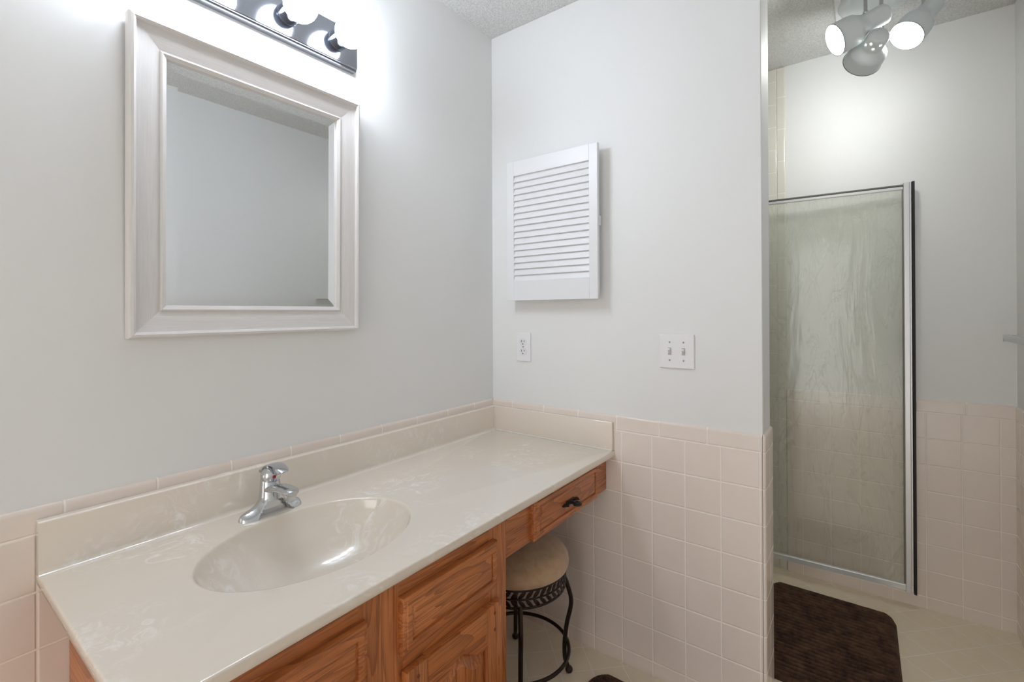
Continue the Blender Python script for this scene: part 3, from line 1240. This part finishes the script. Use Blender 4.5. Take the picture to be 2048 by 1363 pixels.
ribbed_mat('bath_mat', 0.236, 0.880, -1.392, -0.947, 0.0, 'dark brown ribbed bath mat on the floor before the shower door')
ribbed_mat('bath_mat', -0.95, -0.094, -1.03, -0.535, 0.0, 'dark brown bath mat corner on the floor near the stool', rc=0.075)

# ================================================================== open shower door
SH = (0.968, -0.885)     # hinge end (x, y)
SE = (0.999, -1.4555)    # free end
sd = thing('shower_door', 'aluminium-framed patterned glass shower door standing open against the wall', 'shower door',
           (SH[0], SH[1], 0.082))
dvec = Vector((SE[0] - SH[0], SE[1] - SH[1], 0))
DL = dvec.length
dvec.normalize()
dn = Vector((-dvec.y, dvec.x, 0))
if dn.x > 0:
    dn = -dn           # toward the camera
Z0, Z1 = 0.078, 1.790


def dbox(b, s0, s1, n0, n1, z0, z1, bev=0.0):
    k = len(b.verts)
    vs = []
    tmp = bm_new()
    box(tmp, s0, s1, n0, n1, z0, z1, bev, 2)
    me = bpy.data.meshes.new('tmp')
    mt = Matrix(((dvec.x, dn.x, 0, SH[0]), (dvec.y, dn.y, 0, SH[1]), (0, 0, 1, 0), (0, 0, 0, 1)))
    tmp.transform(mt)
    tmp.to_mesh(me)
    tmp.free()
    b.from_mesh(me)
    bpy.data.meshes.remove(me)


b = bm_new(); dbox(b, 0.0, DL, -0.008, 0.010, Z0, Z0 + 0.026, 0.003)
obj('bottom_rail', b, M_RAIL, sd)
b = bm_new()
dbox(b, 0.0, DL - 0.026, -0.008, 0.007, Z1 - 0.022, Z1 - 0.0085, 0.002)
obj('top_rail', b, M_BRUSHL, sd)
b = bm_new()
dbox(b, 0.0, DL - 0.026, -0.006, 0.0095, Z1 - 0.0085, Z1 - 0.0015, 0.001)
obj('top_seal', b, plain('grey_seal', srgb(92, 92, 84), 0.5), sd)
b = bm_new()
dbox(b, DL - 0.026, DL - 0.006, -0.008, 0.012, Z0 - 0.006, Z1 + 0.006, 0.002)
dbox(b, DL - 0.006, DL, -0.008, 0.008, Z0 - 0.006, Z1 + 0.006, 0.001)
dbox(b, 0.0, 0.022, -0.008, 0.012, Z0, Z1, 0.003)
obj('stile', b, M_BRUSHL, sd)
b = bm_new(); dbox(b, DL - 0.0305, DL - 0.026, -0.003, 0.004, Z0 + 0.026, Z1 - 0.022)
obj('glazing_seal', b, plain('taupe_seal', srgb(120, 116, 108), 0.5), sd)
b = bm_new(); dbox(b, DL + 0.0022, DL + 0.0112, -0.010, 0.007, Z0 - 0.010, Z1 + 0.008)
dbox(b, DL, DL + 0.0112, -0.012, -0.008, Z0 - 0.010, Z1 + 0.008)
obj('magnet_strip', b, M_BLACK, sd)['label'] = 'black magnetic closing strip'
b = bm_new(); dbox(b, 0.018, DL - 0.024, -0.0022, 0.0022, Z0 + 0.02, Z1 - 0.018)
obj('glass_pane', b, M_GLASS, sd)
b = bm_new(); box(b, 0.985, X2 + 0.0005, -0.884, -0.862, 0.055, 1.85, 0.006, 3)
jb = obj('door_jamb', b, M_WHITE)
tag(jb, 'pale upright post fixed to the tiled wall at the hinge side of the shower door', 'door jamb')

# ================================================================== towel bar
tb = thing('towel_bar', 'chrome towel bar on the right wall at the photo edge', 'towel bar', (0.78, YR - PT, 1.14))
b = bm_new(); box(b, 0.20, 0.842, -1.7140, -1.7000, 1.1440, 1.1660, 0.002)
obj('bar', b, M_BRUSHL, tb)
for xx in (0.822, 0.24):
    b = bm_new(); box(b, xx - 0.010, xx + 0.012, YR - PT + 0.0003, -1.7135, 1.1425, 1.1675, 0.002)
    obj('bracket', b, M_BRUSH, tb)
b = bm_new(); box(b, 0.842, 0.850, -1.7155, -1.6985, 1.1430, 1.1670, 0.001)
obj('end_cap', b, M_CHROME, tb)


# ================================================================== ceiling spotlight cluster
def at(u, v, depth):
    return Vector((CX, CY, CZ)) + (fw + rt2 * ((u - 1024) / FPX) - up2 * ((v - PPY) / FPX)) * depth


spc = thing('ceiling_spotlight', 'white ceiling fixture with three swivel spotlight heads above the shower area', 'light fixture',
            (0.65, -1.335, H))
b = bm_new()
mt = Matrix.Translation((0.665, -1.335, H))
lathe(b, [(0.120, -0.0005), (0.122, -0.006), (0.118, -0.016), (0.104, -0.024), (0.05, -0.028), (0.001, -0.029)], 56, mt)
obj('canopy', b, M_LAMP, spc, smooth=True, ang=40)
heads = [
    # opening centre, tail end, swivel (world points)
    (Vector((0.450, -1.214, 2.223)), Vector((0.450, -1.214, 2.223)) - Vector((-0.34, 0.84, -0.42)).normalized() * 0.178, None),
    (Vector((0.644, -1.422, 2.257)), Vector((0.644, -1.422, 2.257)) - Vector((-0.46, 0.49, -0.74)).normalized() * 0.178, None),
    (at(1724, 124, 1.745), at(1762, 66, 1.625), at(1763, 66, 1.685)),
]
for k, (po, pt_, ps) in enumerate(heads):
    ax = (po - pt_)
    Lh = ax.length
    ax.normalize()
    b = bm_new()
    ro = 0.0555 if k != 2 else 0.0625
    ri = ro - 0.002
    if ps is None:
        ps = po - ax * 0.105 + Vector((0, 0, 0.040))
    n0 = 0.034
    prof = [(0.001, 0.0), (n0 * 0.75, 0.002), (n0 * 0.97, 0.010), (n0, 0.018), (n0, Lh * 0.40), (n0 * 1.04, Lh * 0.46),
            (ro * 0.80, Lh * 0.56), (ro * 0.93, Lh * 0.62), (ro * 0.97, Lh * 0.68), (ro, Lh), (ri, Lh), (ri * 0.95, Lh * 0.70), (n0 * 0.9, Lh * 0.50), (n0 * 0.9, Lh * 0.25), (0.001, Lh * 0.25)]
    mt = orient(pt_, ax)
    lathe(b, prof, 48, mt)
    hd = obj('spotlight_head', b, M_LAMP, spc, smooth=True, ang=50)
    b = bm_new()
    lathe(b, [(ri * 0.6, Lh * 0.72), (ri * 0.955, Lh * 0.82), (ri * 0.96, Lh - 0.012), (ri * 0.80, Lh - 0.006), (ri * 0.45, Lh - 0.002), (0.0005, Lh - 0.001)], 40, mt)
    obj('reflector_bulb', b, M_REFLECTOR, hd, smooth=True, ang=80)
    b = bm_new()
    tube(b, [mt @ Vector((ro * math.cos(2 * PI * i / 48), ro * math.sin(2 * PI * i / 48), Lh)) for i in range(48)], 0.0014, 6, closed=True)
    obj('rim', b, plain('grey_rim', srgb(110, 112, 116), 0.4, 0.5), hd, smooth=True)
    if k == 2:
        b = bm_new()
        for aa, hh in ((0, 0.02), (0.5, 0.035), (1.0, 0.02), (1.5, 0.035)):
            base = mt @ Vector((0, 0, hh))
            best = None
            # glowing discs on the room side stand in for bulb light leaking through vents
            d0 = (Vector((CX, CY, CZ)) - base)
            d0 = (d0 - ax * d0.dot(ax)).normalized()
            d1_ = ax.cross(d0)
            ang = (aa - 0.75) * 0.9
            dirv = d0 * math.cos(ang) + d1_ * math.sin(ang)
            lathe(b, [(0.0028, 0), (0.0028, 0.0008)], 12, orient(base + dirv * (n0 - 0.0004), dirv))
        obj('vent_glow', b, M_REFLECTOR, hd)
    b = bm_new()
    lathe(b, [(0.0058, 0), (0.0058, H - 0.024 - ps.z)], 16, Matrix.Translation(ps))
    sphere(b, ps, 0.0085, 16, 10)
    obj('stem', b, M_CHROME, spc, smooth=True)
